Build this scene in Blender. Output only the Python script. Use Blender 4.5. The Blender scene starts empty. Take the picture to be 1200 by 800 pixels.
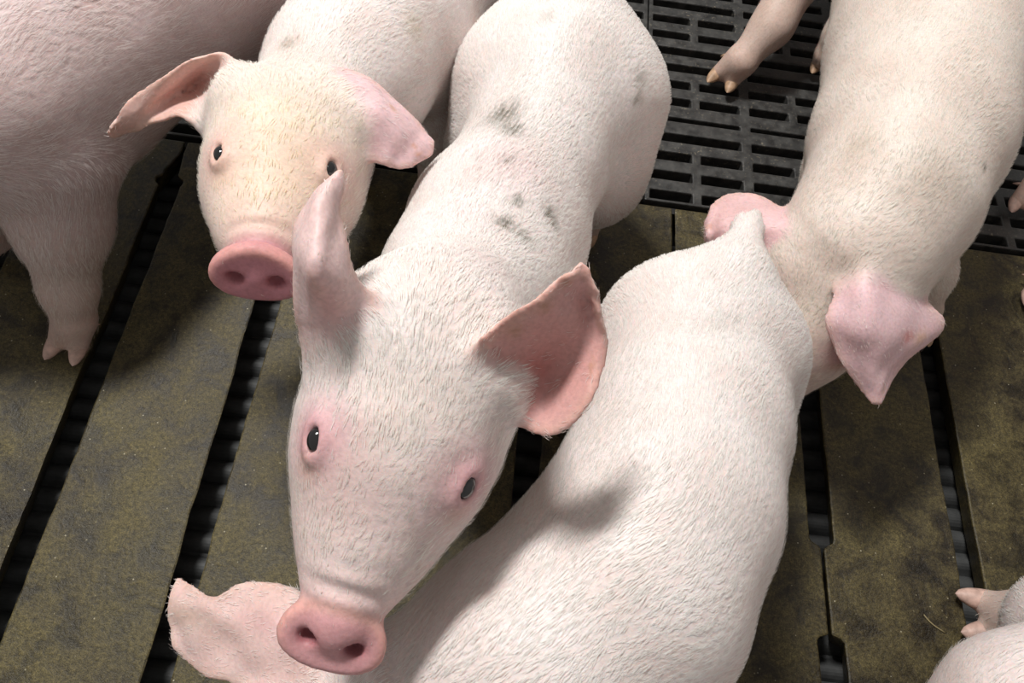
import bpy, math, random
import numpy as np
from mathutils.kdtree import KDTree
from mathutils import Matrix, Vector
random.seed(7); RS = np.random.RandomState(7)
V = lambda *a: np.array(a, float)
def nrm(v): v = np.asarray(v, float); return v / (np.linalg.norm(v, axis=-1, keepdims=True) + 1e-12)

# ------------------------------------------------------------------ camera
sc = bpy.context.scene; C = sc.collection
FPX, HC = 900.0, 0.68                       # focal length in pixels (1200 wide), camera height over the floor
v1 = nrm(V(190, -1650, 900)); v2 = V(.991, .13, .029); v2 = nrm(v2 - v2.dot(v1) * v1); nn = np.cross(v1, v2)
cd = bpy.data.cameras.new('camera'); cam = bpy.data.objects.new('camera', cd); C.objects.link(cam); sc.camera = cam
cd.sensor_width = 36; cd.lens = 36 * FPX / 1200; cd.clip_start = .01
right = V(v2[0], v1[0], -nn[0]); down = V(v2[1], v1[1], -nn[1]); fwd = V(v2[2], v1[2], -nn[2])
m = Matrix.Identity(4)
for i in range(3): m[i][0] = right[i]; m[i][1] = -down[i]; m[i][2] = -fwd[i]
m[2][3] = HC; cam.matrix_world = m
def at(px, py, z=0.0):                      # point at height z seen at that place of the photograph
    r = V((px - 600) / FPX, (py - 400) / FPX, 1); p = r * (HC - z) / (r @ nn)
    return V(p @ v2, p @ v1, z)
def dep(px, py, z): r = V((px - 600) / FPX, (py - 400) / FPX, 1); return (HC - z) / (r @ nn)

# ------------------------------------------------------------------ light
w = bpy.data.worlds.new('world'); sc.world = w; w.use_nodes = True
w.node_tree.nodes['Background'].inputs[0].default_value = (1.0, .97, .93, 1)
w.node_tree.nodes['Background'].inputs[1].default_value = .33
def area(name, loc, target, size, size_y, power, col):
    l = bpy.data.lights.new(name, 'AREA'); l.shape = 'RECTANGLE'; l.size = size; l.size_y = size_y; l.energy = power; l.color = col
    o = bpy.data.objects.new(name, l); C.objects.link(o); o.location = loc
    o.rotation_euler = (Vector(target) - Vector(loc)).to_track_quat('-Z', 'Y').to_euler(); return o
area('ceiling_tube_light', (-.62, 1.02, 2.15), (0.05, .3, .2), .55, .25, 57, (1, .975, .94))
sc.view_settings.view_transform = 'Standard'; sc.view_settings.look = 'None'
sc.view_settings.gamma = 1; sc.view_settings.use_curve_mapping = False; sc.view_settings.exposure = 0.0

# ------------------------------------------------------------------ materials
def mat(name):
    M = bpy.data.materials.new(name); M.use_nodes = True; t = M.node_tree
    return M, t, t.nodes['Principled BSDF']
def N(t, kind, **kw):
    n = t.nodes.new(kind)
    for k, v in kw.items():
        if hasattr(n, k): setattr(n, k, v)
        else: n.inputs[k.replace('_', ' ')].default_value = v
    return n
def ramp(t, src, stops):
    r = t.nodes.new('ShaderNodeValToRGB'); e = r.color_ramp.elements
    while len(e) < len(stops): e.new(.5)
    for k, (p, c) in enumerate(stops): e[k].position = p; e[k].color = (c if len(c) == 4 else (*c, 1)) if not isinstance(c, float) else (c, c, c, 1)
    t.links.new(src, r.inputs[0]); return r
def mix(t, fac, a, b, mode='MIX'):
    n = t.nodes.new('ShaderNodeMix'); n.data_type = 'RGBA'; n.blend_type = mode
    for s, x in ((0, fac), (6, a), (7, b)):
        if isinstance(x, (int, float)): n.inputs[s].default_value = x
        elif isinstance(x, tuple): n.inputs[s].default_value = (*x, 1)
        else: t.links.new(x, n.inputs[s])
    return n.outputs[2]
def bump(t, h, strength, dist, prev=None):
    b = t.nodes.new('ShaderNodeBump'); b.inputs['Strength'].default_value = strength; b.inputs['Distance'].default_value = dist
    t.links.new(h, b.inputs['Height'])
    if prev: t.links.new(prev, b.inputs['Normal'])
    return b.outputs[0]

def mat_skin():
    M, t, b = mat('piglet_skin'); L = t.links
    a = N(t, 'ShaderNodeAttribute', attribute_name='tone')
    tc = N(t, 'ShaderNodeNewGeometry')
    n1 = N(t, 'ShaderNodeTexNoise', Scale=26.0, Detail=4.0); L.new(tc.outputs['Position'], n1.inputs['Vector'])
    n2 = N(t, 'ShaderNodeTexNoise', Scale=420.0, Detail=3.0); L.new(tc.outputs['Position'], n2.inputs['Vector'])
    r1 = ramp(t, n1.outputs[0], [(.35, (.90, .86, .84)), (.65, (1.0, 1.0, 1.0))])
    c = mix(t, 1.0, a.outputs['Color'], r1.outputs[0], 'MULTIPLY')
    r2 = ramp(t, n2.outputs[0], [(.3, .86), (.6, 1.0)])
    c = mix(t, 1.0, c, r2.outputs[0], 'MULTIPLY')
    L.new(c, b.inputs['Base Color']); b.inputs['Roughness'].default_value = .52
    b.inputs['Specular IOR Level'].default_value = .35
    b.inputs['Subsurface Weight'].default_value = .25; b.inputs['Subsurface Radius'].default_value = (1, .35, .2); b.inputs['Subsurface Scale'].default_value = .004
    L.new(bump(t, n2.outputs[0], .35, .0006), b.inputs['Normal']); return M
def mat_hair():
    M, t, b = mat('piglet_bristle'); L = t.links
    a = N(t, 'ShaderNodeAttribute', attribute_name='tone'); L.new(a.outputs['Color'], b.inputs['Base Color'])
    b.inputs['Roughness'].default_value = .45; b.inputs['Specular IOR Level'].default_value = .3
    tr = N(t, 'ShaderNodeBsdfTranslucent'); L.new(a.outputs['Color'], tr.inputs[0])
    ms = N(t, 'ShaderNodeMixShader'); ms.inputs[0].default_value = .3
    L.new(b.outputs[0], ms.inputs[1]); L.new(tr.outputs[0], ms.inputs[2]); L.new(ms.outputs[0], t.nodes['Material Output'].inputs[0]); return M
def mat_simple(name, col, rough, spec=.5, var=.25, scale=60.):
    M, t, b = mat(name); g = N(t, 'ShaderNodeNewGeometry')
    n = N(t, 'ShaderNodeTexNoise', Scale=scale, Detail=5.0); t.links.new(g.outputs['Position'], n.inputs['Vector'])
    r = ramp(t, n.outputs[0], [(.3, tuple(x * (1 - var) for x in col)), (.7, tuple(min(1, x * (1 + var)) for x in col))])
    t.links.new(r.outputs[0], b.inputs['Base Color']); b.inputs['Roughness'].default_value = rough; b.inputs['Specular IOR Level'].default_value = spec
    t.links.new(bump(t, n.outputs[0], .3, .0006), b.inputs['Normal']); return M
def mat_concrete():
    M, t, b = mat('soiled_concrete'); L = t.links; g = N(t, 'ShaderNodeNewGeometry'); P = g.outputs['Position']
    def nz(s, d=6.0, dist=0.0, r=.6):
        n = N(t, 'ShaderNodeTexNoise', Scale=s, Detail=d, Distortion=dist); n.inputs['Roughness'].default_value = r; L.new(P, n.inputs['Vector']); return n.outputs[0]
    big, mid, fine, grit = nz(7, 5, .6), nz(30, 8, .5, .65), nz(260, 5, 0, .7), nz(850, 3, 0, .7)
    c = ramp(t, big, [(.33, (.020, .0145, .008)), (.5, (.045, .034, .0145)), (.68, (.075, .060, .020))]).outputs[0]
    c = mix(t, ramp(t, mid, [(.40, .0), (.70, .8)]).outputs[0], c, (.118, .095, .036))
    c = mix(t, 1.0, c, ramp(t, fine, [(.34, .45), (.5, .95), (.66, 1.5)]).outputs[0], 'MULTIPLY')
    c = mix(t, 1.0, c, ramp(t, grit, [(.34, .45), (.5, 1.0), (.66, 1.55)]).outputs[0], 'MULTIPLY')
    c = mix(t, 1.0, c, ramp(t, mid, [(.32, .40), (.5, 1.0)]).outputs[0], 'MULTIPLY')
    v2_ = N(t, 'ShaderNodeTexVoronoi', Scale=210.0); L.new(P, v2_.inputs['Vector'])
    f2 = mix(t, 1.0, ramp(t, v2_.outputs['Distance'], [(.10, 1.0), (.16, 0.0)]).outputs[0], ramp(t, v2_.outputs['Color'], [(.80, 0.0), (.84, .9)]).outputs[0], 'MULTIPLY')
    c = mix(t, f2, c, (.42, .38, .27))
    v = N(t, 'ShaderNodeTexVoronoi', Scale=130.0); L.new(P, v.inputs['Vector'])
    v.inputs['Randomness'].default_value = 1
    sp = ramp(t, v.outputs['Distance'], [(.05, 1.0), (.12, 0.0)]).outputs[0]
    keep = ramp(t, nz(55, 2), [(.56, 0.0), (.62, .8)]).outputs[0]
    f = mix(t, 1.0, sp, keep, 'MULTIPLY')
    c = mix(t, f, c, (.36, .31, .19))
    L.new(c, b.inputs['Base Color'])
    L.new(ramp(t, mid, [(.3, .32), (.7, .62)]).outputs[0], b.inputs['Roughness']); b.inputs['Specular IOR Level'].default_value = .4
    n = bump(t, mid, .6, .003); n = bump(t, fine, .6, .0013, n); n = bump(t, grit, .4, .0005, n); L.new(n, b.inputs['Normal']); return M
def mat_plastic():
    M, t, b = mat('black_plastic'); L = t.links; g = N(t, 'ShaderNodeNewGeometry'); P = g.outputs['Position']
    n = N(t, 'ShaderNodeTexNoise', Scale=90.0, Detail=8.0); L.new(P, n.inputs['Vector'])
    n2 = N(t, 'ShaderNodeTexNoise', Scale=300.0, Detail=5.0); L.new(P, n2.inputs['Vector'])
    n3 = N(t, 'ShaderNodeTexNoise', Scale=14.0, Detail=3.0); L.new(P, n3.inputs['Vector'])
    c = ramp(t, n.outputs[0], [(.3, (.022, .022, .022)), (.7, (.062, .061, .058))]).outputs[0]
    k = mix(t, 1.0, ramp(t, n2.outputs[0], [(.60, 0.0), (.70, .8)]).outputs[0], ramp(t, n3.outputs[0], [(.42, .1), (.62, 1.0)]).outputs[0], 'MULTIPLY')
    c = mix(t, k, c, (.22, .19, .14)); L.new(c, b.inputs['Base Color'])
    L.new(ramp(t, n.outputs[0], [(.3, .3), (.7, .55)]).outputs[0], b.inputs['Roughness'])
    L.new(bump(t, n2.outputs[0], .4, .0006, bump(t, n.outputs[0], .4, .001)), b.inputs['Normal']); return M
SKIN, HAIR = mat_skin(), mat_hair()
CONC, PLAST = mat_concrete(), mat_plastic()
HOOF = mat_simple('hoof_horn', (.42, .27, .17), .5, .4, .3, 150)
HOOFPINK = mat_simple('pink_hoof_horn', (.56, .38, .32), .5, .4, .25, 150)
EYE = mat_simple('dark_wet_eye', (.012, .011, .012), .07, .8, .2)
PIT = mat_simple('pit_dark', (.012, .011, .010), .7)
RIB = mat_simple('ribbed_grey', (.065, .067, .067), .65, .35, .3, 70)
STRAW = mat_simple('dry_straw', (.26, .21, .11), .6)

# ------------------------------------------------------------------ tags and mesh helpers
def tag(o, label=None, cat=None, group=None, kind=None):
    for k, v in (('label', label), ('category', cat), ('group', group), ('kind', kind)):
        if v: o[k] = v
    return o
def mesh_obj(name, verts, faces, mats, parent=None, smooth=False):
    me = bpy.data.meshes.new(name); me.from_pydata([tuple(map(float, v)) for v in verts], [], faces)
    for M in (mats if isinstance(mats, list) else [mats]): me.materials.append(M)
    me.validate(); me.update()
    if smooth: me.shade_smooth()
    o = bpy.data.objects.new(name, me); C.objects.link(o)
    if parent: o.parent = parent
    return o
def bevel(o, w, seg=2, ang=35):
    b = o.modifiers.new('bevel', 'BEVEL'); b.width = w; b.segments = seg; b.limit_method = 'ANGLE'; b.angle_limit = math.radians(ang); return o

# ------------------------------------------------------------------ the setting
PITCH, SX0, EDGE, SLAB = .138, -.364, .567, .034
def noise1(n, amp, seed):
    r = np.random.RandomState(seed); x = np.zeros(n)
    for s, a in ((2, .2), (5, .35), (11, .6), (29, .7)):
        k = max(4, n // s); x += np.interp(np.linspace(0, k - 1, n), np.arange(k), r.randn(k)) * a
    return x * amp
slots = {}
for i in range(-9, 13): slots[i] = [(.505 + .012 * math.sin(i * 7.), -.36)]
slots[0] = [(.517, -.30)]; slots[4] = [(.50, -.36)]; slots[5] = [(.49, .20), (.123, -.32)]; slots[5] = [(.49, .20), (.123, -.32)]; slots[6] = [(.495, -.30)]
YB = -.42
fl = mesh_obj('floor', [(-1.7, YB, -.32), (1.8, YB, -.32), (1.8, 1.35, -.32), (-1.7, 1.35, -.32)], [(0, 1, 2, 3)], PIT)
tag(fl, kind='structure')
ridx = {i: (5 if abs(SX0 + PITCH * i - .326) < .01 else i) for i in slots}
def slot_half(i, y):
    for a, b in slots[i]:
        if b < y < a:
            e = min(a - y, y - b); return .011 * min(1, math.sqrt(max(e, 0) / .005)) if e < .005 else .011
    return .0008
for i in range(-9, 12):
    ys = np.linspace(YB, EDGE, 330)
    if i == 0: pass
    L_ = []; R_ = []
    nl, nr = noise1(330, .0007, 10 + i), noise1(330, .0007, 60 + i)
    for k, y in enumerate(ys):
        sl, sr = slot_half(i, y), slot_half(i + 1, y)
        xl = SX0 + PITCH * i + sl + (nl[k] if sl > .004 else abs(nl[k]) * .6)
        xr = SX0 + PITCH * (i + 1) - sr - (nr[k] if sr > .004 else abs(nr[k]) * .6)
        for sidx, sgn in ((i, 1), (i + 1, -1)):                       # the broken edge at the head of the left slot
            if sidx == 0 and .505 < y < .548:
                c = .010 * (1 - abs(y - .523) / .026) + nl[k] * 1.5
                if sgn > 0: xl += max(0, c * .35)
                else: xr -= max(0, c)
        L_.append((xl, y)); R_.append((xr, y))
    ring = R_ + L_[::-1]; n = len(ring)
    vs = [(x, y, 0) for x, y in ring] + [(x + (-.013 if k_ < len(R_) else .013), y, -SLAB) for k_, (x, y) in enumerate(ring)]
    fs = [tuple(range(n)), tuple(range(2 * n - 1, n - 1, -1))] + [(k, k + n, (k + 1) % n + n, (k + 1) % n) for k in range(n)]
    s = mesh_obj('slat', vs, fs, CONC, fl); bevel(s, .0022, 2, 50)
# ribbed sheet below the slots
vs = []; fs = []; ny = 700
for k in range(ny + 1):
    y = YB + (1.35 - YB) * k / ny; ph = (y / .0225) % 1; z = -.052 + .012 * abs(math.sin(math.pi * ph)) ** .7
    vs += [(-1.58, y, z), (1.24, y, z)]
    if k: fs.append((2 * k - 2, 2 * k - 1, 2 * k + 1, 2 * k))
# only under the concrete; the grating has the open pit below it
vs2 = [v for v in vs if v[1] < EDGE - .02]; kk = len(vs2) // 2
mesh_obj('ribbed_underlay', vs2, fs[:kk - 1], RIB, fl)
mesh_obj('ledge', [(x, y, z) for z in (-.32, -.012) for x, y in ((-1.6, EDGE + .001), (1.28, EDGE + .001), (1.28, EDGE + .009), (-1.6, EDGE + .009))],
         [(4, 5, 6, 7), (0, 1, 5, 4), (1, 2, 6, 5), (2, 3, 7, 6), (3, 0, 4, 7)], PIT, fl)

def grating(x0, label, cells=4):
    yb = []; rows = 25; y_prev = EDGE + .0105
    kinds = 'HHHFFHHFFHHFFHHFFHHFFHHFF'; seg = [(y_prev, None)]
    for k in range(rows):
        yc = .588 + .0302 * k; h = .0068 if k not in (4,) else .0035
        seg.append((yc - h, kinds[k])); seg.append((yc + h, None))
    seg.append((seg[-1][0] + .009, None)); CW = .1245
    xs = [x0 + .0007]
    for c in range(cells):
        a = x0 + CW * c; xs += [a + .0065, a + CW / 2 - .0055, a + CW / 2 + .0055, a + CW - .0065]
    xs.append(x0 + CW * cells - .0007)
    V_ = {}; vs = []; 
    def vid(i, j, z):
        if (i, j, z) not in V_:
            V_[(i, j, z)] = len(vs); vs.append((xs[i], seg[j][0], -.004 if z == 0 else -.032))
        return V_[(i, j, z)]
    nx, ny = len(xs) - 1, len(seg) - 1; solid = np.ones((nx, ny), bool)
    for j in range(ny):
        kd = seg[j + 1][1] if False else None
    for j in range(ny):
        kd = seg[j][1]
        if kd is None: continue
        for i in range(nx):
            q = (i - 1) % 4 if 0 < i < nx else -1
            if i in (0, nx): continue
            if i > 0 and i < nx:
                r = (i - 1) % 4
                if r in (0, 2): solid[i, j] = False
                if r == 1 and kd == 'F': solid[i, j] = False
    fs = []
    for i in range(nx):
        for j in range(ny):
            if not solid[i, j]: continue
            fs.append((vid(i, j, 0), vid(i + 1, j, 0), vid(i + 1, j + 1, 0), vid(i, j + 1, 0)))
            fs.append((vid(i, j + 1, 1), vid(i + 1, j + 1, 1), vid(i + 1, j, 1), vid(i, j, 1)))
            for di, dj, a, b in ((-1, 0, (i, j + 1), (i, j)), (1, 0, (i + 1, j), (i + 1, j + 1)), (0, -1, (i, j), (i + 1, j)), (0, 1, (i + 1, j + 1), (i, j + 1))):
                p, q = i + di, j + dj
                if p < 0 or q < 0 or p >= nx or q >= ny or not solid[p, q]:
                    fs.append((vid(*b, 0), vid(*a, 0), vid(*a, 1), vid(*b, 1)))
    o = mesh_obj('plastic_floor_grating', vs, fs, PLAST); bevel(o, .0016, 2)
    # raised ridges that run along some of the bars (anti-slip), same moulding
    return tag(o, label, 'floor grating', None)
G_W = .1245 * 4
grating(.1545 - G_W, 'black plastic grating right behind the rump of the middle piglet, mostly hidden')
grating(.1545 - 2 * G_W, 'black plastic grating below the left piglets, only a dark sliver showing')
grating(.1545, 'black slotted plastic grating in clear view between two piglets, a piglet foot standing on it')
grating(.1545 + G_W, 'black slotted plastic grating at the far right edge behind the right-hand piglet')

# ------------------------------------------------------------------ piglets
PIGS = []
class Prim:
    pass
class Pig:
    def __init__(s, h): s.h = h; s.pr = []; s.ears = []; s.tone = []; s.cuts = []
    def seg(s, a, b, ra, rb, flow=None, k=.02, dens=1.0, zs=1.0, kind='body', col=None):
        p = Prim(); p.a = V(*a); p.b = V(*b); p.ra = ra; p.rb = rb; p.k = k; p.zs = zs; p.kind = kind; p.dens = dens; p.col = col
        p.flow = nrm(p.a - p.b if flow is None else V(*flow)); s.pr.append(p)
    def dist(s, p, X):                       # X (...,3)
        d = X - p.a; ab = (p.b - p.a).copy()
        if p.zs != 1: d = d * V(1, 1, 1 / p.zs); ab = ab * V(1, 1, 1 / p.zs)
        L2 = ab @ ab + 1e-12; t = np.clip((d @ ab) / L2, 0, 1)
        q = d - t[..., None] * ab
        return np.sqrt((q * q).sum(-1)) - (p.ra + (p.rb - p.ra) * t)
def smin(a, b, k):
    h = np.clip(.5 + .5 * (b - a) / k, 0, 1); return b + (a - b) * h - k * h * (1 - h)

def sdist(pig, x):
    D = .06
    for q in pig.pr: D = smin(D, float(pig.dist(q, x)), q.k)
    return D
def surface_nets(F, org, h):
    S = F < 0; nx, ny, nz = F.shape
    cnt = np.zeros((nx - 1, ny - 1, nz - 1), np.float32); acc = np.zeros((nx - 1, ny - 1, nz - 1, 3), np.float32)
    sl = lambda d, n: slice(d, n - 1 + d)
    for ax in range(3):
        for d1 in (0, 1):
            for d2 in (0, 1):
                lo = [0, 0, 0]; o = [i for i in range(3) if i != ax]; lo[o[0]] = d1; lo[o[1]] = d2
                hi = list(lo); hi[ax] = 1
                A = tuple(sl(lo[i], F.shape[i]) for i in range(3)); B = tuple(sl(hi[i], F.shape[i]) for i in range(3))
                cr = S[A] != S[B]; ix = np.nonzero(cr)
                fa = F[A][ix]; fb = F[B][ix]; t = fa / (fa - fb)
                cnt[ix] += 1; acc[ix + (np.full(len(t), ax),)] += t
                if d1: acc[ix + (np.full(len(t), o[0]),)] += 1
                if d2: acc[ix + (np.full(len(t), o[1]),)] += 1
    ix = np.nonzero(cnt); idx = -np.ones(cnt.shape, np.int32); idx[ix] = np.arange(len(ix[0]))
    vs = (acc[ix] / cnt[ix][:, None] + np.stack(ix, 1)) * h + org
    quads = []
    for ax in range(3):
        o = [(ax + 1) % 3, (ax + 2) % 3]
        sa = [slice(1, -1)] * 3; sb = [slice(1, -1)] * 3; sa[ax] = slice(0, -1); sb[ax] = slice(1, None)
        A = S[tuple(sa)]; B = S[tuple(sb)]; ii = np.array(np.nonzero(A != B)).T
        if len(ii) == 0: continue
        g = ii.copy(); g[:, o[0]] += 1; g[:, o[1]] += 1
        ins = S[tuple(g.T)]
        def c(d0, d1):
            q = g.copy(); q[:, o[0]] -= d0; q[:, o[1]] -= d1; return idx[tuple(q.T)]
        Q = np.stack([c(1, 1), c(0, 1), c(0, 0), c(1, 0)], 1)
        Q[~ins] = Q[~ins][:, ::-1]; quads.append(Q)
    return vs, np.concatenate(quads)

def vnormals(vs, Q):
    n = np.cross(vs[Q[:, 2]] - vs[Q[:, 0]], vs[Q[:, 3]] - vs[Q[:, 1]]); out = np.zeros_like(vs)
    for k in range(4): np.add.at(out, Q[:, k], n)
    return nrm(out)
def smooth(vs, Q, it, lam=.5):
    n = len(vs)
    for _ in range(it):
        a = np.zeros_like(vs); c = np.zeros(n)
        for k in range(4):
            j = Q[:, (k + 1) % 4]; i = Q[:, k]
            for x in range(3): a[:, x] += np.bincount(i, vs[j, x], n) + np.bincount(j, vs[i, x], n)
            c += np.bincount(i, minlength=n) + np.bincount(j, minlength=n)
        vs = vs + lam * (a / c[:, None] - vs)
    return vs

def head(pig, cen, f, l, u, S, jw=1.0, disc_tilt=.0, fat=1.0, ex=.36, nz=1.0):
    """canonical piglet head; f forward to the snout, l the pig's left, u up"""
    f, l, u = nrm(f), nrm(l), nrm(u)
    H = lambda x, y, z: cen + S * (x * f + y * l + z * u)
    pig.H = H; pig.fr = (cen, f, l, u, S)
    B = -f
    sg = lambda a, b, ra, rb, k=.02, dens=1., kd='head', flow=None: pig.seg(H(*a), H(*b), ra * S, rb * S, B if flow is None else flow, k, dens, 1, kd)
    sg((-.12, 0, -.12), (.20, 0, -.09), .36 * fat, .31 * fat, .03)
    for s in (1, -1): sg((.02, .13 * s, -.01), (.36, .105 * s, -.015), .20, .150, .03, 1., 'head', B + .25 * l * s)
    sg((.0, .15 * jw, -.27), (.34, .12 * jw, -.23), .215, .185, .035, .8, 'head', B + .3 * l)
    sg((.0, -.15 * jw, -.27), (.34, -.12 * jw, -.23), .215, .185, .035, .8, 'head', B - .3 * l)
    sg((.28, 0, -.13), (.62, 0, -.14), .27, .195, .04, .9)
    sg((.62, 0, -.14), (.92, 0, -.115), .185, .132, .025, .6, 'muzzle')
    sg((.45, 0, -.28), (.80, 0, -.255), .17, .10, .02, .6, 'jaw')
    for s in (1, -1):                                               # ear root
        sg((-.02, .18 * s, .05), (-.03, .27 * s, .16), .12, .080, .03, .8, 'earbase', s * l + .5 * u)
    pig.eye = []
    for s in (1, -1):
        o_ = H(ex, .04 * s, .0); dr = nrm(l * s * .22 + u * .135)
        t = .05 * S
        while t < .5 * S and sdist(pig, o_ + dr * t) < -.0006: t += .0004
        e = o_ + dr * t; od = nrm(l * s * .74 + u * .60 + f * .22); pig.eye.append((e, od))
        pig.seg(e - od * .0095, e - od * .009, .0090, .0090, B, .008, .12, 1, 'eye')
    # snout disc
    dc = H(1.0, 0, -.105); dn = nrm(f * math.cos(disc_tilt) + u * math.sin(disc_tilt)); du = nrm(u * math.cos(disc_tilt) - f * math.sin(disc_tilt))
    pig.disc = (dc, dn, l, du, S * nz)

def disc_sdf(pig, X):
    dc, dn, l, du, S = pig.disc; d = (X - dc) / S
    a, b, c = d @ dn, d @ l, d @ du
    cc = c - .02 + .10 * np.abs(b)                                 # flat foot, arched top
    ry = np.where(cc > 0, .135, .115); q = np.sqrt((b / .178) ** 2 + (cc / ry) ** 2) + 1e-6
    r = (q - 1) * .13; h = .042; aa = a + .020 * np.clip(1.05 - q, 0, 1) * (a > 0)
    rr = .030; x = r + rr; y = np.abs(aa) - h + rr
    D = np.sqrt(np.maximum(x, 0) ** 2 + np.maximum(y, 0) ** 2) + np.minimum(np.maximum(x, y), 0) - rr
    for s in (1, -1):
        e = np.sqrt(((a - .035) / .055) ** 2 + ((b - .075 * s) / .034) ** 2 + ((c - .008) / .025) ** 2)
        hole = (e - 1) * .032; D = np.maximum(D, -hole)
    return D * S
def nostril_sdf(pig, X):
    dc, dn, l, du, S = pig.disc; d = (X - dc) / S; a, b, c = d @ dn, d @ l, d @ du; out = None
    for s in (1, -1):
        e = (np.sqrt(((a - .035) / .055) ** 2 + ((b - .075 * s) / .034) ** 2 + ((c - .008) / .025) ** 2) - 1) * .032 * S
        out = e if out is None else np.minimum(out, e)
    return out

def ear_patch(rows, nu=46, nv=30):
    """rows: base to tip, each three or more points across; returns grid of points"""
    R = np.array(rows, float); nr, nc = R.shape[:2]
    def cr(P, t):                                                   # Catmull-Rom through P at t in 0..1
        n = len(P) - 1; x = min(t * n, n - 1e-6); i = int(x); s = x - i
        g = lambda k: P[k] if 0 <= k <= n else (2 * P[0] - P[1] if k < 0 else 2 * P[n] - P[n - 1])
        a, b, c, d = g(i - 1), g(i), g(i + 1), g(i + 2)
        return .5 * ((2 * b) + (c - a) * s + (2 * a - 5 * b + 4 * c - d) * s * s + (-a + 3 * b - 3 * c + d) * s ** 3)
    cols = np.array([[cr(R[:, c], v) for c in range(nc)] for v in np.linspace(0, 1, nu)])
    return np.array([[cr(cols[i], u) for u in np.linspace(0, 1, nv)] for i in range(nu)])

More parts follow.
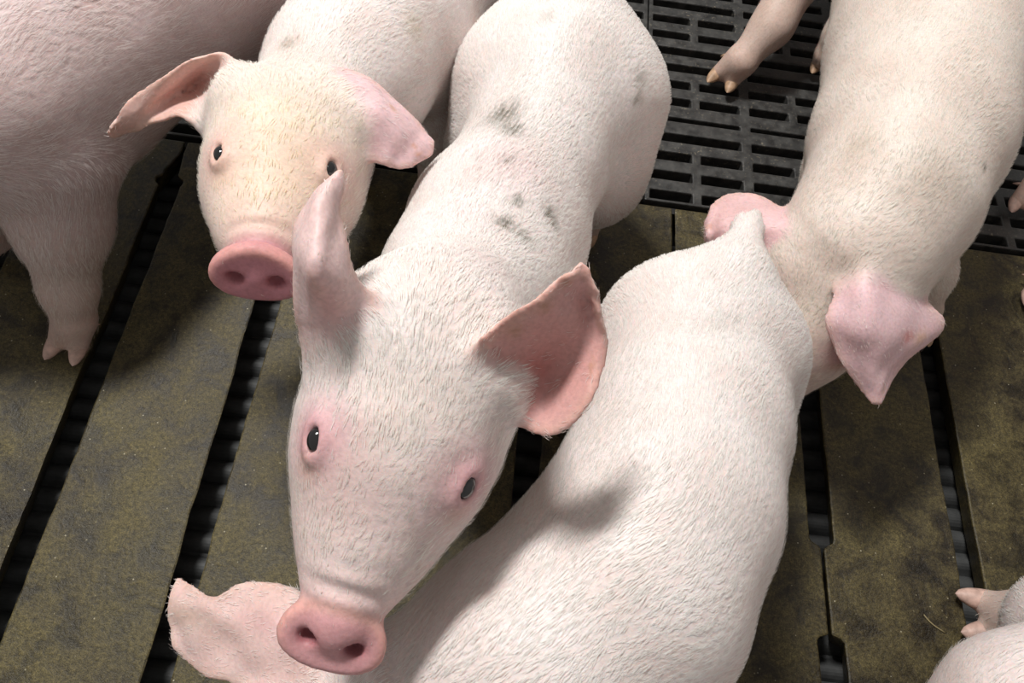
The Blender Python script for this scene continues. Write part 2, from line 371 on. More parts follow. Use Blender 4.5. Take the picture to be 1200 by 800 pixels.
BASE = V(.81, .71, .69); HWHITE = V(.90, .89, .86)
def finish(pig, name, label, hairs=40000, group='pink piglets standing in the pen', base=BASE, hwhite=HWHITE, hlen=.0085, muck=(), pits=(), clump=1.0):
    h = pig.h
    lo = np.min([np.minimum(p.a, p.b) - max(p.ra, p.rb) * max(1, p.zs) for p in pig.pr], 0) - .03
    hi = np.max([np.maximum(p.a, p.b) + max(p.ra, p.rb) * max(1, p.zs) for p in pig.pr], 0) + .03
    if hasattr(pig, 'disc'): lo = np.minimum(lo, pig.disc[0] - .04); hi = np.maximum(hi, pig.disc[0] + .04)
    for e_ in pig.ears: lo = np.minimum(lo, e_[0].reshape(-1, 3).min(0) - .012); hi = np.maximum(hi, e_[0].reshape(-1, 3).max(0) + .012)
    n = np.ceil((hi - lo) / h).astype(int) + 1; F = np.full(n, .06, np.float32)
    ax = [lo[i] + h * np.arange(n[i]) for i in range(3)]
    def block(a, b):
        i0 = np.clip(((a - lo) / h).astype(int), 0, n - 1); i1 = np.clip(((b - lo) / h).astype(int) + 2, 1, n)
        sl = tuple(slice(i0[k], i1[k]) for k in range(3))
        X = np.stack(np.meshgrid(*[ax[k][sl[k]] for k in range(3)], indexing='ij'), -1); return sl, X
    for p in pig.pr:
        mg = max(p.ra, p.rb) * max(1, p.zs) + p.k + 3 * h
        sl, X = block(np.minimum(p.a, p.b) - mg, np.maximum(p.a, p.b) + mg)
        F[sl] = smin(F[sl], pig.dist(p, X).astype(np.float32), p.k)
    if hasattr(pig, 'disc'):
        dc, dn, l, du, S = pig.disc; sl, X = block(dc - .045, dc + .045)
        F[sl] = smin(F[sl], disc_sdf(pig, X).astype(np.float32), .004)
        F[sl] = np.maximum(F[sl], -nostril_sdf(pig, X).astype(np.float32))
        H, (cen, f, l, u, S) = pig.H, pig.fr                        # mouth line between snout and lower jaw
        sl, X = block(H(.8, 0, -.2) - .05, H(.8, 0, -.2) + .05); d = (X - cen) / S; a, b, c = d @ f, d @ l, d @ u
        g = np.sqrt(((a - .86) / .28) ** 2 + (b / .20) ** 2 + ((c + .232 + .12 * (a - .86)) / .014) ** 2)
        F[sl] = np.maximum(F[sl], -((g - 1) * .012 * S).astype(np.float32))
        for e, od in pig.eye:                                       # eyelids: a ring with the opening in it
            sl, X = block(e - .02, e + .02); d = X - (e + od * .0014); a = d @ od; t = nrm(f - (f @ od) * od); s_ = np.cross(od, t)
            # opening is longer along the head
            b, c = d @ t, d @ s_
            q = np.sqrt((b / 1.3) ** 2 + (c / .9) ** 2); ring = np.sqrt((q - .0066) ** 2 + (a + .0008) ** 2) - .0020
            F[sl] = smin(F[sl], ring.astype(np.float32), .005)
            hole = np.sqrt((b / 1.25) ** 2 + (c / .85) ** 2 + (a * .5) ** 2) - .0047
            F[sl] = np.maximum(F[sl], -hole.astype(np.float32))
    ears = []
    for G, incol, outcol, spots in pig.ears:
        if hasattr(pig, 'H'):
            tg = min((pig.H(.0, .14, -.02), pig.H(.0, -.14, -.02)), key=lambda q: np.linalg.norm(q - G[0].mean(0)))
            G = np.concatenate([[G[0] * (1 - k) + tg * k for k in (.55, .44, .33, .22, .11)], G])
        nu, nw = G.shape[:2]; gu = np.gradient(G, axis=0); gw = np.gradient(G, axis=1); Nn = nrm(np.cross(gu, gw)); side = 1 if incol[0] >= 0 else -1; incol = tuple(abs(q) for q in incol)
        if ((V(0, 0, HC) - G) * Nn).sum(-1).mean() * side < 0: Nn = -Nn
        U, W = np.meshgrid(np.r_[np.zeros(5), np.linspace(0, 1, nu - 5)] if hasattr(pig, 'H') else np.linspace(0, 1, nu), np.linspace(-1, 1, nw), indexing='ij')
        th = np.maximum(.0026 - .0006 * U, h * 1.02)
        P = G + (.0010 * np.sin(U * 19 + W * 2.5) * np.sin(W * 6 + 1) * (U > .2))[..., None] * Nn
        sp = np.sqrt((gu ** 2).sum(-1).mean() + (gw ** 2).sum(-1).mean()) * .55
        E = dict(P=P.reshape(-1, 3), N=Nn.reshape(-1, 3), th=th.ravel(), U=U.ravel(), W=W.ravel(), gu=nrm(gu).reshape(-1, 3), sp=sp, i=incol, o=outcol, spots=spots); ears.append(E)
        sl, X = block(E['P'].min(0) - .012, E['P'].max(0) + .012); Xf = X.reshape(-1, 3); out = np.empty(len(Xf), np.float32)
        for q in range(0, len(Xf), 20000):
            x = Xf[q:q + 20000]; d2 = (x ** 2).sum(1)[:, None] - 2 * x @ E['P'].T + (E['P'] ** 2).sum(1); i = d2.argmin(1)
            v = x - E['P'][i]; nd = (v * E['N'][i]).sum(1); td = np.sqrt(np.maximum((v * v).sum(1) - nd ** 2, 0))
            out[q:q + 20000] = np.sqrt(nd ** 2 + np.maximum(td - sp, 0) ** 2) - E['th'][i]
        F[sl] = smin(F[sl], out.reshape(X.shape[:3]), .010)
    vs, Q = surface_nets(F, lo, h)
    vs = smooth(vs, Q, 3, .5); nr = vnormals(vs, Q)
    # keep everything above the floor
    nv = len(vs)
    # ---- regional colour, hair amount and flow from nearest primitives
    def field(X):
        D = np.stack([pig.dist(p, X) for p in pig.pr], 1); W = np.exp(-np.clip(D - D.min(1, keepdims=True), 0, .1) / .008)
        W /= W.sum(1, keepdims=True)
        flow = W @ np.array([p.flow for p in pig.pr]); dens = W @ np.array([p.dens for p in pig.pr])
        w = {k: sum((W[:, i] for i, p in enumerate(pig.pr) if p.kind == k), np.zeros(len(X))) for k in ('leg', 'foot', 'eye', 'muzzle', 'earbase', 'tail')}
        return flow, dens, w
    def colour(X, earw=None):
        flow, dens, w = field(X); c = np.tile(base, (len(X), 1)); hc = np.tile(hwhite, (len(X), 1))
        def blend(c, t, col): return c + np.clip(t, 0, 1)[:, None] * (V(*col) - c)
        c = blend(c, w['leg'] * .55, (.60, .46, .38)); c = blend(c, w['foot'] * .8, (.60, .42, .34))
        hc = blend(hc, w['leg'] * .5, (.74, .66, .56)); hc = blend(hc, w['foot'] * .8, (.62, .50, .40))
        c = blend(c, w['muzzle'] * .35, (.78, .56, .55))
        if hasattr(pig, 'disc'):
            cen, f, l, u, S = pig.fr; d = (X - cen) / S; a, b, cc = d @ f, d @ l, d @ u
            for e, od in pig.eye:
                r = np.linalg.norm(X - e, axis=1) / S; q = np.exp(-(r / .15) ** 2); c = blend(c, q * 1.2, (.64, .37, .41)); c = blend(c, np.exp(-(r / .065) ** 2) * .6, (.50, .26, .27)); dens = dens * (1 - .95 * np.exp(-(r / .14) ** 2))
                r = np.linalg.norm(X - (e + S * (.10 * f - .05 * u)), axis=1) / S; c = blend(c, .5 * np.exp(-(r / .06) ** 2), (.50, .30, .20))
            r = np.sqrt(((a - .55) / .08) ** 2 + (b / .14) ** 2); q = np.exp(-r ** 2 / 4); c = blend(c, .6 * q, (.80, .60, .61)); dens = dens * (1 - .45 * q)
            r = np.sqrt(((a - .5) / .6) ** 2 + (b / .38) ** 2 + ((cc - .1) / .35) ** 2); hc = blend(hc, .55 * np.exp(-r ** 2) * pig.yellow, (.86, .74, .50)); c = blend(c, .4 * np.exp(-r ** 2) * pig.yellow, (.80, .62, .42))
            dc, dn, l, du, S = pig.disc; dd = (X - dc) / S; q = np.clip(-(dd @ f) - .06, 0, 9); near = np.exp(-np.clip(np.linalg.norm(dd, axis=1) - .22, 0, 9) ** 2 / .08 ** 2)
            c = blend(c, np.exp(-(q / .22) ** 2) * .35 * (np.linalg.norm(dd, axis=1) < .8), (.74, .47, .47))
            c = blend(c, np.exp(-(q / .05) ** 2) * near * .95, pig.nosecol); dens = dens * (1 - .97 * np.exp(-(q / .14) ** 2) * near)
            rim = np.exp(-((np.sqrt((dd @ l / .178) ** 2 + ((dd @ du) / .135) ** 2) - 1.0) / .16) ** 2) * (dd @ dn > -.02) * near
            c = blend(c, rim * .55, (.80, .44, .36))
            ns = nostril_sdf(pig, X) / S; c = blend(c, np.exp(-np.clip(ns, 0, 9) / .012) * near * .8, (.36, .13, .15))
        for P, R, col, s in muck:
            r_ = nrm(right * (P[0] - 600) / FPX + down * (P[1] - 400) / FPX + fwd); q_ = X - V(0, 0, HC); tt = q_ @ r_; off_ = np.linalg.norm(q_ - tt[:, None] * r_, axis=1)
            ok_ = off_ < .004
            if not ok_.any(): continue
            dd = X - X[np.nonzero(ok_)[0][tt[ok_].argmin()]]; t = np.exp(-(dd * dd).sum(1) / R ** 2) * s
            nz = np.sin(X @ V(900, 310, 510)) * np.sin(X @ V(-420, 870, 330)) * .5 + .6
            t = t * np.clip(nz, 0, 1) * 1.3; c = blend(c, t, col); hc = blend(hc, t * .9, col)
        for E in ears:
            near = np.nonzero(((X > E['P'].min(0) - .01) & (X < E['P'].max(0) + .01)).all(1))[0]
            for q in range(0, len(near), 20000):
                ix = near[q:q + 20000]; x = X[ix]; d2 = (x ** 2).sum(1)[:, None] - 2 * x @ E['P'].T + (E['P'] ** 2).sum(1); i = d2.argmin(1)
                dd = np.sqrt(np.maximum(d2[np.arange(len(ix)), i], 0)) - E['th'][i] - .3 * E['sp']
                u_, w_ = E['U'][i], E['W'][i]; wt = np.clip(1 - (dd - .0015) / .004, 0, 1) * np.clip((u_ - .04) / .16, 0, 1)
                ins = np.clip(.5 + 1.2 * (VN[ix] * E['N'][i]).sum(1), 0, 1)[:, None]
                ec = V(*E['i']) * ins + V(*E['o']) * (1 - ins); bl = lambda c_, t, k_: c_ + np.clip(t, 0, 1)[:, None] * (V(*k_) - c_)
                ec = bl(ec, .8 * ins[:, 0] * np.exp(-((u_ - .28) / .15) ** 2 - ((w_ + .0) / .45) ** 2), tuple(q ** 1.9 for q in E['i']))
                ec = bl(ec, .35 * np.maximum(np.clip(1 - (1 - np.abs(w_)) * 6, 0, 1), np.clip((u_ - .94) * 16, 0, 1)), (.72, .48, .38))
                for (su, sw, sr, sc_) in E['spots']: ec = bl(ec, .8 * np.exp(-((u_ - su) ** 2 + ((w_ - sw) * .5) ** 2) / (1.3 * sr) ** 2), sc_)
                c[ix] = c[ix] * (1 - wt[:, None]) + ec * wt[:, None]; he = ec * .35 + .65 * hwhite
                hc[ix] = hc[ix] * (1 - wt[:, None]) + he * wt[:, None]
                dens[ix] = dens[ix] * (1 - wt) + wt * (.10 + .12 * (1 - ins[:, 0]) + .15 * (np.abs(w_) > .88))
                EW[ix] = np.maximum(EW[ix], wt); flow[ix] = flow[ix] * (1 - wt[:, None]) + E['gu'][i] * wt[:, None]
        return c, hc, np.clip(dens, 0, 1), flow
    VN = nr; EW = np.zeros(len(vs)); cV, hV, dV, fV = colour(vs); vs = vs - nr * (EW * (h * 1.02 - .0013))[:, None]; nr = vnormals(vs, Q)
    if hasattr(pig, 'disc'):                                        # wrinkles across the muzzle
        cen, f, l, u, S = pig.fr; d = (vs - cen) / S; a, b, c = d @ f, d @ l, d @ u
        wv = np.sin((a + .5 * b * b) * 2 * np.pi / .085) * np.exp(-((a - .84) / .07) ** 2) * np.clip((c + .12) / .1, 0, 1) * np.exp(-(b / .16) ** 2)
        vs = vs + nr * (wv * .0011)[:, None]; nr = vnormals(vs, Q)
    nr = vnormals(vs, Q)
    # ---- bristles
    HVs = np.zeros((0, 3)); hq = np.zeros((0, 4), int); ht = np.zeros((0, 3), int); hcol = np.zeros((0, 3))
    if hairs:
        area_ = np.linalg.norm(np.cross(vs[Q[:, 2]] - vs[Q[:, 0]], vs[Q[:, 3]] - vs[Q[:, 1]]), axis=1) * .5
        pr_ = area_ * dV[Q].mean(1); pr_ /= pr_.sum()
        fi = RS.choice(len(Q), hairs, p=pr_); s, t = RS.rand(hairs), RS.rand(hairs)
        W4 = np.stack([(1 - s) * (1 - t), s * (1 - t), s * t, (1 - s) * t], 1)[..., None]
        ip = lambda A: (A[Q[fi]] * W4).sum(1)
        P, Nn, Fl, De, Hc = ip(vs), nrm(ip(nr)), ip(fV), (dV[Q[fi]] * W4[..., 0]).sum(1), ip(hV)
        sw = .20 * np.sin(P @ V(38, 21, 30) + pig.seed) + .10 * np.sin(P @ V(-90, 70, 40))
        D = Fl - (Fl * Nn).sum(1, keepdims=True) * Nn; D = nrm(D); Sd = np.cross(Nn, D)
        D = nrm(D + Sd * (sw + RS.randn(hairs) * .16)[:, None]); 
        nc = max(20, int(hairs / 9)); ci = RS.choice(hairs, nc, replace=False); kd = KDTree(nc)
        for k, i in enumerate(ci): kd.insert(P[i], k)
        kd.balance(); near = np.array([kd.find(p)[1] for p in P]); cp = ci[near]
        ln = hlen * (.65 + .6 * RS.rand(hairs)) * (.45 + .55 * np.clip(De * 1.5, 0, 1)); lift = .13 + .13 * RS.rand(hairs) + .06 * (De < .5)
        tipd = nrm(D + Nn * lift[:, None]); tip = P + tipd * ln[:, None] - Nn * (ln * .10)[:, None]
        ctip = tip[cp]; ok = np.linalg.norm(P - P[cp], axis=1) < .008
        tip = tip + (ctip - tip) * (.55 * clump * ok * (.5 + .5 * RS.rand(hairs)))[:, None]
        mid = P + (tip - P) * .5 + Nn * (ln * .07)[:, None]; wd = .00014 * (.7 + .6 * RS.rand(hairs))[:, None]
        Sd = nrm(np.cross(Nn, tip - P)); P0 = P - Nn * .0008
        HVs = np.stack([P0 - Sd * wd, P0 + Sd * wd, mid + Sd * wd * .85, mid - Sd * wd * .85, tip], 1).reshape(-1, 3)
        o = len(vs) + 5 * np.arange(hairs)[:, None]; hq = o + V(0, 1, 2, 3).astype(int); ht = o + V(3, 2, 4).astype(int)
        Hc = Hc * (.93 + .12 * RS.rand(hairs))[:, None]; hcol = np.repeat(np.clip(Hc, 0, 1), 5, 0)
    allv = np.concatenate([vs, HVs]).astype(np.float32); allc = np.concatenate([cV, hcol])
    me = bpy.data.meshes.new(name); nq = len(Q) + len(hq); nt = len(ht)
    me.vertices.add(len(allv)); me.vertices.foreach_set('co', allv.ravel())
    me.loops.add(nq * 4 + nt * 3); me.loops.foreach_set('vertex_index', np.concatenate([Q.ravel(), hq.ravel(), ht.ravel()]).astype(np.int32))
    me.polygons.add(nq + nt); ls = np.concatenate([np.arange(nq) * 4, nq * 4 + np.arange(nt) * 3]).astype(np.int32)
    me.polygons.foreach_set('loop_start', ls)
    mi = np.zeros(nq + nt, np.int32); mi[len(Q):] = 1; me.materials.append(SKIN); me.materials.append(HAIR)
    me.polygons.foreach_set('material_index', mi); me.polygons.foreach_set('use_smooth', np.ones(nq + nt, bool))
    at_ = me.attributes.new('tone', 'FLOAT_COLOR', 'POINT'); at_.data.foreach_set('color', np.concatenate([np.clip(allc, 0, 1), np.ones((len(allc), 1))], 1).astype(np.float32).ravel())
    me.update(calc_edges=True)
    o = bpy.data.objects.new(name, me); C.objects.link(o); tag(o, label, 'piglet', group); pig.vs = vs; PIGS.append(pig)
    # ---- eyes
    if hasattr(pig, 'disc'):
        S = pig.fr[4]
        for e, od in pig.eye:
            c = e - od * .0013; f = pig.fr[1]; t = nrm(f - (f @ od) * od); s_ = np.cross(od, t); vv = []; ff = []
            for i in range(13):
                for j in range(20):
                    a, b = math.pi * i / 12, 2 * math.pi * j / 20
                    vv.append(c + od * .0056 * math.cos(a) + t * .0066 * math.sin(a) * math.cos(b) + s_ * .0052 * math.sin(a) * math.sin(b))
            for i in range(12):
                for j in range(20): ff.append((i * 20 + j, (i + 1) * 20 + j, (i + 1) * 20 + (j + 1) % 20, i * 20 + (j + 1) % 20))
            mesh_obj('eye', vv, ff, EYE, o, True)
    # ---- hooves
    for (c, fd, sz, M) in pig.hooves:
        fd = nrm(fd); up = V(0, 0, 1); lt = nrm(np.cross(up, fd)); up = np.cross(fd, lt); vv = []; ff = []
        def claw(c0, ax, L_, wd, hh):
            b0 = len(vv); n1, n2 = 9, 14
            for i in range(n1):
                t = i / (n1 - 1); w_ = wd * (1 - t ** 2.2) ** .6 * (1 - .1 * t); hgt = hh * (1 - .62 * t) * (1 - t ** 4) ** .5
                for j in range(n2):
                    b = 2 * math.pi * j / n2; x, z = math.cos(b), math.sin(b)
                    vv.append(c0 + ax * L_ * t + lt * x * w_ + up * (max(z, -.55) * hgt - .15 * hh * t))
            for i in range(n1 - 1):
                for j in range(n2): ff.append((b0 + i * n2 + j, b0 + i * n2 + (j + 1) % n2, b0 + (i + 1) * n2 + (j + 1) % n2, b0 + (i + 1) * n2 + j))
            ff.append(tuple(b0 + j for j in range(n2))[::-1]); ff.append(tuple(b0 + (n1 - 1) * n2 + j for j in range(n2)))
        for s_ in (1, -1):
            claw(c + lt * .0092 * s_ * sz - fd * .002, nrm(fd + lt * .14 * s_), .021 * sz, .0078 * sz, .0085 * sz)
            claw(c + lt * .011 * s_ * sz - fd * .014 * sz + up * .011 * sz, nrm(-fd * .75 + lt * .5 * s_ - up * .75), .015 * sz, .0042 * sz, .0045 * sz)
        mesh_obj('hoof', vv, ff, M, o, True)
    return o

def torso(pig, pts, k=.012, sc_=.955):
    """pts: (px,py,z,half-width in px) from rump to neck"""
    P = [(at(x, y, z), sc_ * r * dep(x, y, z) / FPX) for x, y, z, r in pts]
    for (a, ra), (b, rb) in zip(P[:-1], P[1:]): pig.seg(a, b, ra, rb, None, k, 1.0, 1.12)
    pig.T = P
    return P
def leg(pig, pts, rs, foot, toe, sz=1.0, M=None, k=.015):
    """pts from the top joint down to the fetlock (world), then the foot centre and toe direction"""
    for i in range(len(pts) - 1):
        pig.seg(pts[i], pts[i + 1], rs[i], rs[i + 1], V(*pts[i + 1]) - V(*pts[i]), k, (1., .7, .45, .4)[min(i, 3)], 1, 'body' if i == 0 else 'leg')
    foot = V(*foot); toe = nrm(toe); lt = nrm(np.cross(V(0, 0, 1), toe))
    for s in (1, -1): pig.seg(V(*pts[-1]) + lt * .004 * s, foot + lt * .0085 * s * sz, rs[-1] * .92, .0088 * sz, toe, .006, .3, 1, 'foot')
    pig.hooves.append((foot, toe, sz, M or HOOF))
def std_legs(pig, i_r, i_s, zr=None, which='FLFRHLHR', spread=1., steps=(0, 0, 0, 0), kneeout=0):
    T = pig.T; (pr_, rr), (ps, rs) = T[i_r], T[i_s]
    a2 = T[min(i_r + 1, len(T) - 1)][0] - pr_; a2[2] = 0; fr = nrm(a2)
    b2 = ps - T[max(i_s - 1, 0)][0]; b2[2] = 0; ff = nrm(b2)
    for nm, base, f, st, side in (('HL', pr_, fr, steps[0], 1), ('HR', pr_, fr, steps[1], -1), ('FL', ps, ff, steps[2], 1), ('FR', ps, ff, steps[3], -1)):
        if nm not in [which[k:k + 2] for k in range(0, len(which), 2)]: continue
        l = nrm(np.cross(V(0, 0, 1), f)) * side; b = V(base[0], base[1], 0); W = lambda x, y, z: tuple(b + f * (x) + l * y * spread + V(0, 0, z))
        if nm[0] == 'H':
            pig.seg(W(-.012, .035, base[2] - .01), W(.02, .048, .13), rr * .72, .045, V(0, 0, -1) - .5 * f, .03, 1., 1.1)
            leg(pig, [W(.02, .048, .13), W(-.03 + st * .6, .052, .082), W(-.02 + st, .052, .032)], [.040, .020, .0165], W(-.008 + st, .052, .0095), f)
        else:
            pig.seg(W(-.01, .026, base[2] - .02), W(-.012, .040, .125), rs * .62, .031, V(0, 0, -1) - .6 * f, .03, 1., 1.1)
            leg(pig, [W(-.012, .040, .125), W(.006 + st * .6, .043, .075), W(.0 + st, .043, .032)], [.033, .021, .0175], W(.010 + st, .043, .0095), f)
def new(h, seed, yellow=.3, nose=(.63, .33, .35)):
    p = Pig(h); p.hooves = []; p.seed = seed; p.yellow = yellow; p.nosecol = nose; return p
def neck(pig, r1=.062):
    cen, f, l, u, S = pig.fr; a, ra = pig.T[-1]; pig.seg(a, pig.H(-.15, 0, -.10), ra * .96, .31 * S, None, .03, 1.)
PINK_IN, PINK_OUT = (-.72, .40, .36), (.80, .56, .54)

# ---- middle piglet: comes towards the camera with its snout raised
p = new(.0021, 1.0, .25)
torso(p, [(658, 78, .195, 98), (655, 112, .195, 101), (626, 190, .20, 88), (580, 272, .21, 101), (556, 338, .22, 106)])
fC = V(-.160, -.971, -.175); lC = V(.976, -.129, -.174); uC = V(.146, -.199, .969)
head(p, V(-.0315, .169, .328), fC, lC, uC, .135, .93, 1.22, .93, .39, 1.09); neck(p)
std_legs(p, 1, 3, steps=(0, .02, -.01, .02))
for s in (-1, 1): p.seg(p.T[1][0] + V(.030 * s, .0, -.005), p.T[1][0] + V(.035 * s, -.03, -.03), .060, .05, (-.2, .9, -.4), .03)
p.seg(at(655, 2, .215), at(662, -22, .19), .012, .005, (0, 1, -.5), .02, .8, 1, 'tail')
E_ = lambda rows: ear_patch([[at(*q) for q in r] for r in rows])
# its right ear stands up, its left ear is spread and shows the pink inside
p.ears.append((E_([[(370, 440, .338), (404, 428, .350), (446, 396, .350)], [(354, 385, .360), (388, 374, .375), (437, 365, .366)], [(346, 320, .385), (372, 318, .405), (412, 318, .39)],
                   [(348, 268, .395), (370, 262, .412), (398, 268, .40)], [(366, 232, .40), (382, 224, .412), (398, 228, .405)], [(392, 208, .405), (396, 204, .408), (400, 206, .405)]])[:, ::-1],
               (.80, .60, .59), (.82, .64, .62), [(.35, .1, .05, (.66, .42, .38))]))
p.ears.append((E_([[(560, 432, .355), (585, 450, .350), (612, 478, .338)], [(568, 398, .375), (612, 438, .345), (622, 498, .335)], [(606, 370, .388), (650, 428, .350), (650, 503, .345)],
                   [(640, 345, .395), (682, 400, .365), (686, 472, .358)], [(664, 325, .398), (692, 362, .375), (707, 405, .368)], [(682, 312, .398), (692, 330, .392), (699, 352, .385)]]),
               (.66, .37, .35), (.82, .62, .58), [(.78, -.95, .03, (.45, .25, .18)), (.55, -.9, .03, (.5, .28, .2)), (.35, -.85, .035, (.5, .3, .22)), (.97, -.6, .03, (.42, .2, .15)), (.68, .75, .03, (.55, .3, .2))]))
MUD = (.16, .14, .10)
finish(p, 'piglet', 'middle piglet with raised snout, spread pink ear and dark dirt spots on back', 120000,
       muck=[((592, 185), .030, (.80, .60, .61), .5), ((575, 300), .030, (.80, .62, .62), .4), ((545, 245), .02, (.80, .62, .62), .4), ((585, 130), .013, MUD, 1.0), ((603, 147), .009, MUD, .9), ((597, 258), .007, MUD, 1.), ((618, 272), .006, MUD, .8), ((607, 231), .005, MUD, .9), ((648, 247), .006, MUD, 1.), ((655, 262), .004, MUD, .8), ((598, 183), .004, MUD, .7), ((755, 92), .006, MUD, .6), ((752, 118), .005, MUD, .6), ((640, 15), .006, MUD, .4)])

# ---- piglet behind its right ear, face to the camera, yellowish forehead
p = new(.0021, 2.3, 1.7, (.56, .24, .29))
torso(p, [(590, -150, .195, 98), (558, -128, .195, 100), (498, -50, .195, 97), (452, 35, .20, 100), (408, 90, .215, 92)])
head(p, V(-.1555, .366, .2655), V(.124, -.953, .276), V(.988, .095, -.118), V(.086, .288, .954), .136, .9, .10, .90, .46, 1.13); neck(p)
std_legs(p, 1, 3, steps=(0, 0, -.01, .0))
p.ears.append((E_([[(240, 150, .265), (262, 120, .285), (282, 92, .295)], [(215, 135, .270), (236, 100, .262), (262, 66, .292)], [(190, 138, .262), (205, 110, .262), (228, 72, .29)],
                   [(160, 150, .25), (170, 128, .265), (190, 96, .28)], [(136, 158, .245), (142, 142, .258), (155, 120, .27)], [(130, 157, .245), (131, 153, .25), (133, 148, .255)]]),
               (.72, .47, .42), (.82, .62, .57), []))
p.ears.append((E_([[(430, 178, .27), (418, 135, .29), (385, 95, .285)], [(440, 185, .270), (438, 130, .292), (400, 84, .29)], [(452, 190, .268), (460, 138, .286), (428, 92, .288)],
                   [(466, 194, .264), (480, 155, .275), (462, 118, .28)], [(482, 192, .262), (494, 168, .268), (488, 145, .272)], [(503, 180, .262), (506, 172, .264), (505, 166, .266)]]),
               (-.70, .40, .38), (.78, .55, .57), [(.45, .3, .03, (.62, .36, .25)), (.7, -.3, .03, (.66, .34, .22)), (.8, -.5, .035, (.7, .38, .26)), (.6, .4, .02, (.5, .32, .4))]))
finish(p, 'piglet', 'piglet facing the camera with yellowish forehead, left of the middle piglet', 80000,
       muck=[((335, 45), .008, (.3, .25, .18), .8), ((490, 28), .012, (.5, .42, .28), .5)])

# ---- right-centre piglet seen from above, rump towards the top, its ear low at the left
p = new(.0023, 3.1, .2)
torso(p, [(826, 388, .195, 96), (822, 412, .195, 99), (801, 500, .20, 122), (773, 600, .205, 138), (722, 700, .205, 150), (610, 790, .20, 150)])
cD = at(425, 862, .185)
head(p, cD, V(-.90, -.30, -.38), V(.30, -.95, .0), V(-.38, -.1, .9), .135); neck(p)
std_legs(p, 1, 4, steps=(.05, -.01, .0, .0))
p.seg(at(862, 318, .235), at(876, 268, .225), .022, .010, (0, 1, -.2), .02, .9, 1, 'tail')
p.seg(at(876, 268, .225), at(886, 252, .205), .010, .005, (0, 1, -.2), .01, .6, 1, 'tail')
p.ears.append((E_([[(440, 800, .235), (420, 745, .225), (365, 705, .20)], [(390, 835, .215), (360, 755, .215), (330, 690, .20)], [(345, 828, .195), (310, 745, .20), (285, 688, .19)],
                   [(290, 798, .18), (262, 728, .185), (250, 705, .18)], [(238, 785, .165), (222, 722, .17), (222, 690, .165)], [(207, 755, .158), (200, 715, .16), (208, 682, .158)]]),
               (-.70, .40, .38), (.80, .58, .55), [(.35, .2, .12, (.82, .55, .55)), (.85, 0, .16, (.48, .35, .29))]))
p.ears.append((ear_patch([[p.H(.06 + dx, .29 + .03, .10 + .0) for dx in (-.14, 0, .14)], [p.H(.0 + dx, .42, .12) for dx in (-.17, 0, .17)], [p.H(.04 + dx, .58, .06) for dx in (-.16, 0, .16)], [p.H(.10 + dx, .74, -.04) for dx in (-.09, 0, .09)], [p.H(.14 + dx, .82, -.1) for dx in (-.01, 0, .01)]]), PINK_IN, PINK_OUT, []))
finish(p, 'piglet', 'piglet seen from above right of the middle one, smooth white back filling the lower centre', 115000, muck=[((846, 372), .014, (.35, .33, .30), .3), ((720, 580), .02, (.5, .45, .38), .2)])

# ---- upper right piglet, head down with both ears spread
p = new(.0024, 4.2, .5)
torso(p, [(1105, -90, .195, 110), (1100, -60, .195, 114), (1084, 60, .20, 112), (1064, 165, .20, 110), (1038, 240, .195, 100), (1005, 290, .185, 85)])
cE = at(968, 338, .165)
head(p, cE, V(-.36, -.66, -.66), V(.85, -.52, .05), V(-.35, -.56, .74), .132, ex=.26); neck(p)
std_legs(p, 1, 3, which='HLFR', spread=.7, steps=(-.02, 0, 0, -.02))
leg(p, [at(1040, -60, .155), at(1018, -2, .105), at(988, 40, .062), at(972, 64, .032)], [.055, .030, .020, .0165], at(966, 78, .0105), V(-.3, -1, 0), 1.0, HOOF, .02)
leg(p, [at(1082, 262, .135), at(1088, 318, .078), at(1080, 362, .034)], [.034, .022, .018], at(1074, 384, .0105), V(-.1, -1, 0), 1.05, HOOF, .02)
p.ears.append((E_([[(935, 300, .19), (945, 280, .205), (950, 262, .19)], [(905, 300, .175), (915, 268, .195), (925, 250, .18)], [(875, 300, .168), (878, 262, .185), (892, 232, .168)],
                   [(848, 295, .16), (850, 262, .172), (858, 228, .16)], [(832, 288, .168), (832, 268, .178), (836, 242, .168)], [(827, 280, .166), (827, 270, .17), (828, 258, .166)]]),
               (-.70, .40, .38), (.78, .53, .54), [(.85, .1, .05, (.60, .30, .20)), (.6, -.7, .05, (.62, .42, .36))]))
p.ears.append((E_([[(1000, 318, .21), (1022, 306, .222), (1048, 312, .205)], [(982, 345, .205), (1018, 338, .222), (1056, 340, .20)], [(972, 378, .195), (1030, 378, .212), (1090, 362, .188)],
                   [(984, 412, .182), (1035, 408, .195), (1104, 386, .175)], [(1004, 444, .168), (1030, 440, .175), (1058, 424, .168)], [(1024, 470, .158), (1028, 470, .158), (1032, 468, .158)]]),
               (-.70, .40, .38), (.80, .56, .59), [(.56, .4, .035, (.62, .22, .2)), (.95, .3, .05, (.6, .42, .3)), (.6, .6, .04, (.66, .42, .3))]))
finish(p, 'piglet', 'upper right piglet with lowered head and both ears spread, legs towards the black grating', 85000, muck=[((1098, 205), .028, (.45, .40, .32), .35), ((1000, 170), .012, (.5, .44, .34), .4), ((1160, 195), .003, (.12, .10, .08), 1.)],
       base=V(.76, .655, .595), hwhite=V(.86, .83, .77))

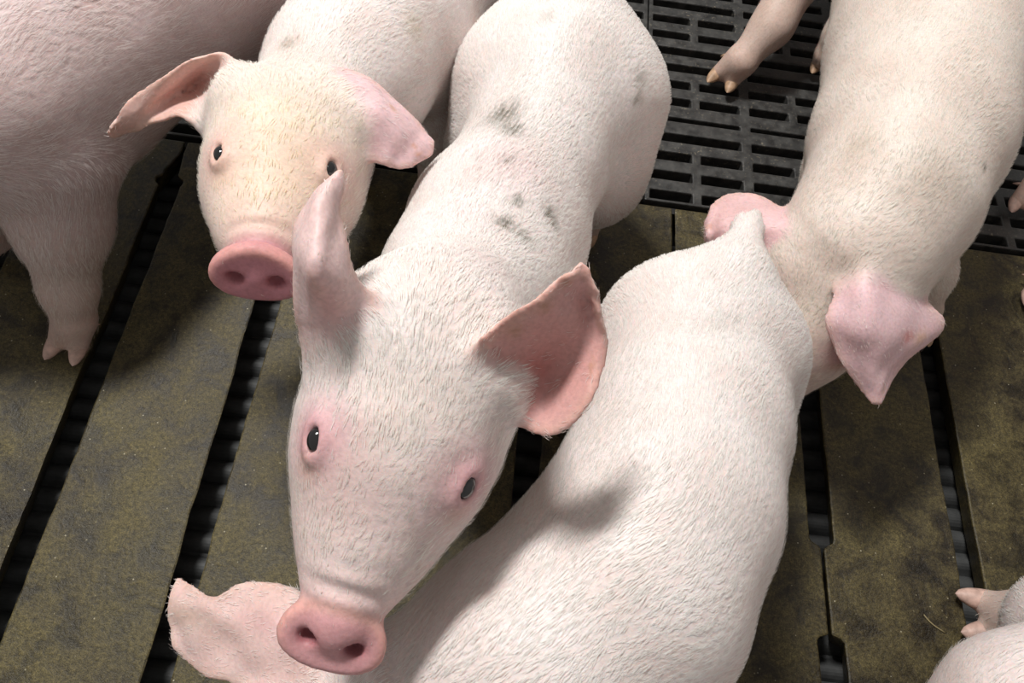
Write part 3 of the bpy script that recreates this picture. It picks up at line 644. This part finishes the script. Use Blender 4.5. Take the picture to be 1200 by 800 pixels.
# ---- left piglet, walking left, foreleg on the slats
p = new(.0024, 5.5, .3)
torso(p, [(310, -110, .195, 100), (275, -80, .195, 112), (170, -5, .195, 122), (60, 75, .195, 132), (0, 120, .20, 122)])
a, ra = p.T[-1]
head(p, a + V(-.14, -.06, .0), V(-.9, -.25, -.42), V(.25, -.95, 0), V(-.42, -.05, .9), .135); neck(p)
ft = at(78, 408, .01)
leg(p, [at(62, 190, .165), at(72, 262, .118), at(80, 335, .066), at(87, 374, .034)], [.052, .037, .0215, .0175], at(80, 402, .0105), at(62, 437, 0) - at(84, 397, 0), 1.1, HOOFPINK, .02)
ft2 = at(-12, 300, .01)
leg(p, [at(-30, 150, .15), at(-25, 210, .10), at(-18, 262, .05), at(-10, 275, .032)], [.045, .03, .02, .0175], at(-16, 288, .0105), at(-40, 310, 0) - at(-16, 288, 0), 1.0, HOOFPINK, .02)
std_legs(p, 1, 3, which='HLHR')
cen, f, l, u, S = p.fr
for s in (1, -1): p.ears.append((ear_patch([[p.H(.02 + dx, (.30) * s, .12) for dx in (-.14, 0, .14)], [p.H(.04 + dx, .42 * s, .14) for dx in (-.17, 0, .17)], [p.H(.12 + dx, .58 * s, .08) for dx in (-.16, 0, .16)], [p.H(.2 + dx, .72 * s, -.02) for dx in (-.09, 0, .09)], [p.H(.25 + dx, .8 * s, -.08) for dx in (-.01, 0, .01)]]), PINK_IN, PINK_OUT, []))
finish(p, 'piglet', 'pinkish piglet in the upper left corner, one foreleg on the concrete, head unseen', 80000,
       base=V(.66, .52, .515), hwhite=V(.88, .81, .79), hlen=.012)

def simple_ears(p, drop=.0):
    for s in (1, -1): p.ears.append((ear_patch([[p.H(.02 + dx, (.30) * s, .12) for dx in (-.14, 0, .14)], [p.H(.04 + dx, .42 * s, .14) for dx in (-.17, 0, .17)], [p.H(.12 + dx, .58 * s, .08) for dx in (-.16, 0, .16)], [p.H(.2 + dx, .72 * s, -.02) for dx in (-.09, 0, .09)], [p.H(.25 + dx, .8 * s, -.08) for dx in (-.01, 0, .01)]]), PINK_IN, PINK_OUT, []))
def torso_w(pig, pts, k=.012):
    P = [(V(*q[:3]), q[3]) for q in pts]
    for (a, ra), (b, rb) in zip(P[:-1], P[1:]): pig.seg(a, b, ra, rb, None, k, 1.0, 1.12)
    pig.T = P

# ---- piglet above the frame whose leg comes down on the grating
p = new(.0028, 6.1)
torso_w(p, [(.62, 1.12, .20, .070), (.58, 1.12, .20, .076), (.46, 1.09, .20, .074), (.36, 1.07, .20, .078), (.30, 1.06, .21, .068)])
head(p, V(.16, 1.06, .22), V(-.92, -.1, -.36), V(.1, -.99, 0), V(-.36, 0, .93), .13); neck(p); simple_ears(p)
leg(p, [V(.345, 1.03, .165), at(945, -45, .115), at(905, 30, .068), at(868, 72, .034)], [.045, .034, .0225, .0185], at(850, 90, .012), at(832, 112, 0) - at(858, 80, 0), 1.15, HOOF, .02)
leg(p, [V(.40, 1.03, .16), V(.43, .99, .105), V(.44, .96, .060), V(.44, .945, .030)], [.042, .030, .020, .017], V(.435, .935, .0105), V(-.15, -1, 0), 1.05, HOOF, .02)
std_legs(p, 1, 3, which='HLHR')
finish(p, 'piglet', 'piglet beyond the top edge whose pale leg and brown hoof stand on the black grating', 22000, base=V(.70, .54, .49), hwhite=V(.76, .68, .62))

# ---- lower right corner piglet
p = new(.0028, 7.7)
torso(p, [(1480, 800, .195, 130), (1440, 810, .195, 140), (1330, 855, .20, 138), (1238, 890, .20, 142)])
head(p, at(1130, 1000, .17), V(-.5, -.75, -.4), V(.83, -.55, 0), V(-.2, -.3, .93), .132); neck(p); simple_ears(p)
leg(p, [at(1300, 780, .16), at(1255, 735, .10), at(1212, 728, .045), at(1190, 726, .030)], [.045, .033, .023, .0205], at(1158, 722, .0125), at(1112, 722, 0) - at(1165, 730, 0), 1.35, HOOFPINK, .02)
std_legs(p, 1, 3, which='HLHRFL')
finish(p, 'piglet', 'piglet in the lower right corner, only its white shoulder and one pinkish foot showing', 26000)

# ---- piglet beyond the right edge
p = new(.0028, 8.8)
torso_w(p, [(.80, .70, .20, .072), (.80, .67, .20, .076), (.795, .56, .20, .072), (.79, .46, .20, .076), (.785, .42, .20, .066)])
head(p, V(.78, .30, .20), V(0, -.9, -.42), V(1, 0, 0), V(0, -.42, .9), .13); neck(p); simple_ears(p)
h2 = at(1199, 258, .0)
leg(p, [V(.76, .66, .15), V(.70, .655, .10), V(.655, .66, .055), V(.616, .65, .030)], [.045, .032, .021, .0175], V(.607, .636, .0105), V(-.35, -1, 0), 1.05, HOOFPINK, .02)
k2 = at(1212, 362, .0)
leg(p, [V(.755, .47, .15), V(.695, .49, .10), V(.640, .495, .055), V(.598, .515, .030)], [.042, .032, .021, .0175], V(.592, .505, .0105), V(-.2, -1, 0), 1.0, HOOFPINK, .02)
std_legs(p, 1, 3, which='HLFL')
finish(p, 'piglet', 'piglet beyond the right edge, only the tips of its feet reaching into the picture', 16000, base=V(.68, .52, .47), hwhite=V(.74, .66, .60))

# ------------------------------------------------------------------ straw bits lying on the floor
def straw(a, b, r, label):
    a, b = V(*a), V(*b); d = nrm(b - a); s = nrm(np.cross(d, V(0, 0, 1))); u = np.cross(s, d); vs = []; fs = []
    for i in range(7):
        t = i / 6; c = a + (b - a) * t + V(0, 0, r * 1.0) + s * .0012 * math.sin(t * 4)
        for j in range(6): q = 2 * math.pi * j / 6; vs.append(c + s * r * math.cos(q) + u * r * .7 * math.sin(q))
    for i in range(6):
        for j in range(6): fs.append((i * 6 + j, i * 6 + (j + 1) % 6, (i + 1) * 6 + (j + 1) % 6, (i + 1) * 6 + j))
    fs += [tuple(range(5, -1, -1)), tuple(range(36, 42))]
    tag(mesh_obj('straw', vs, fs, STRAW, None, True), label, 'straw')
straw(at(1082, 720), at(1106, 742), .0007, 'thin pale straw on the slat below the lone pinkish foot')
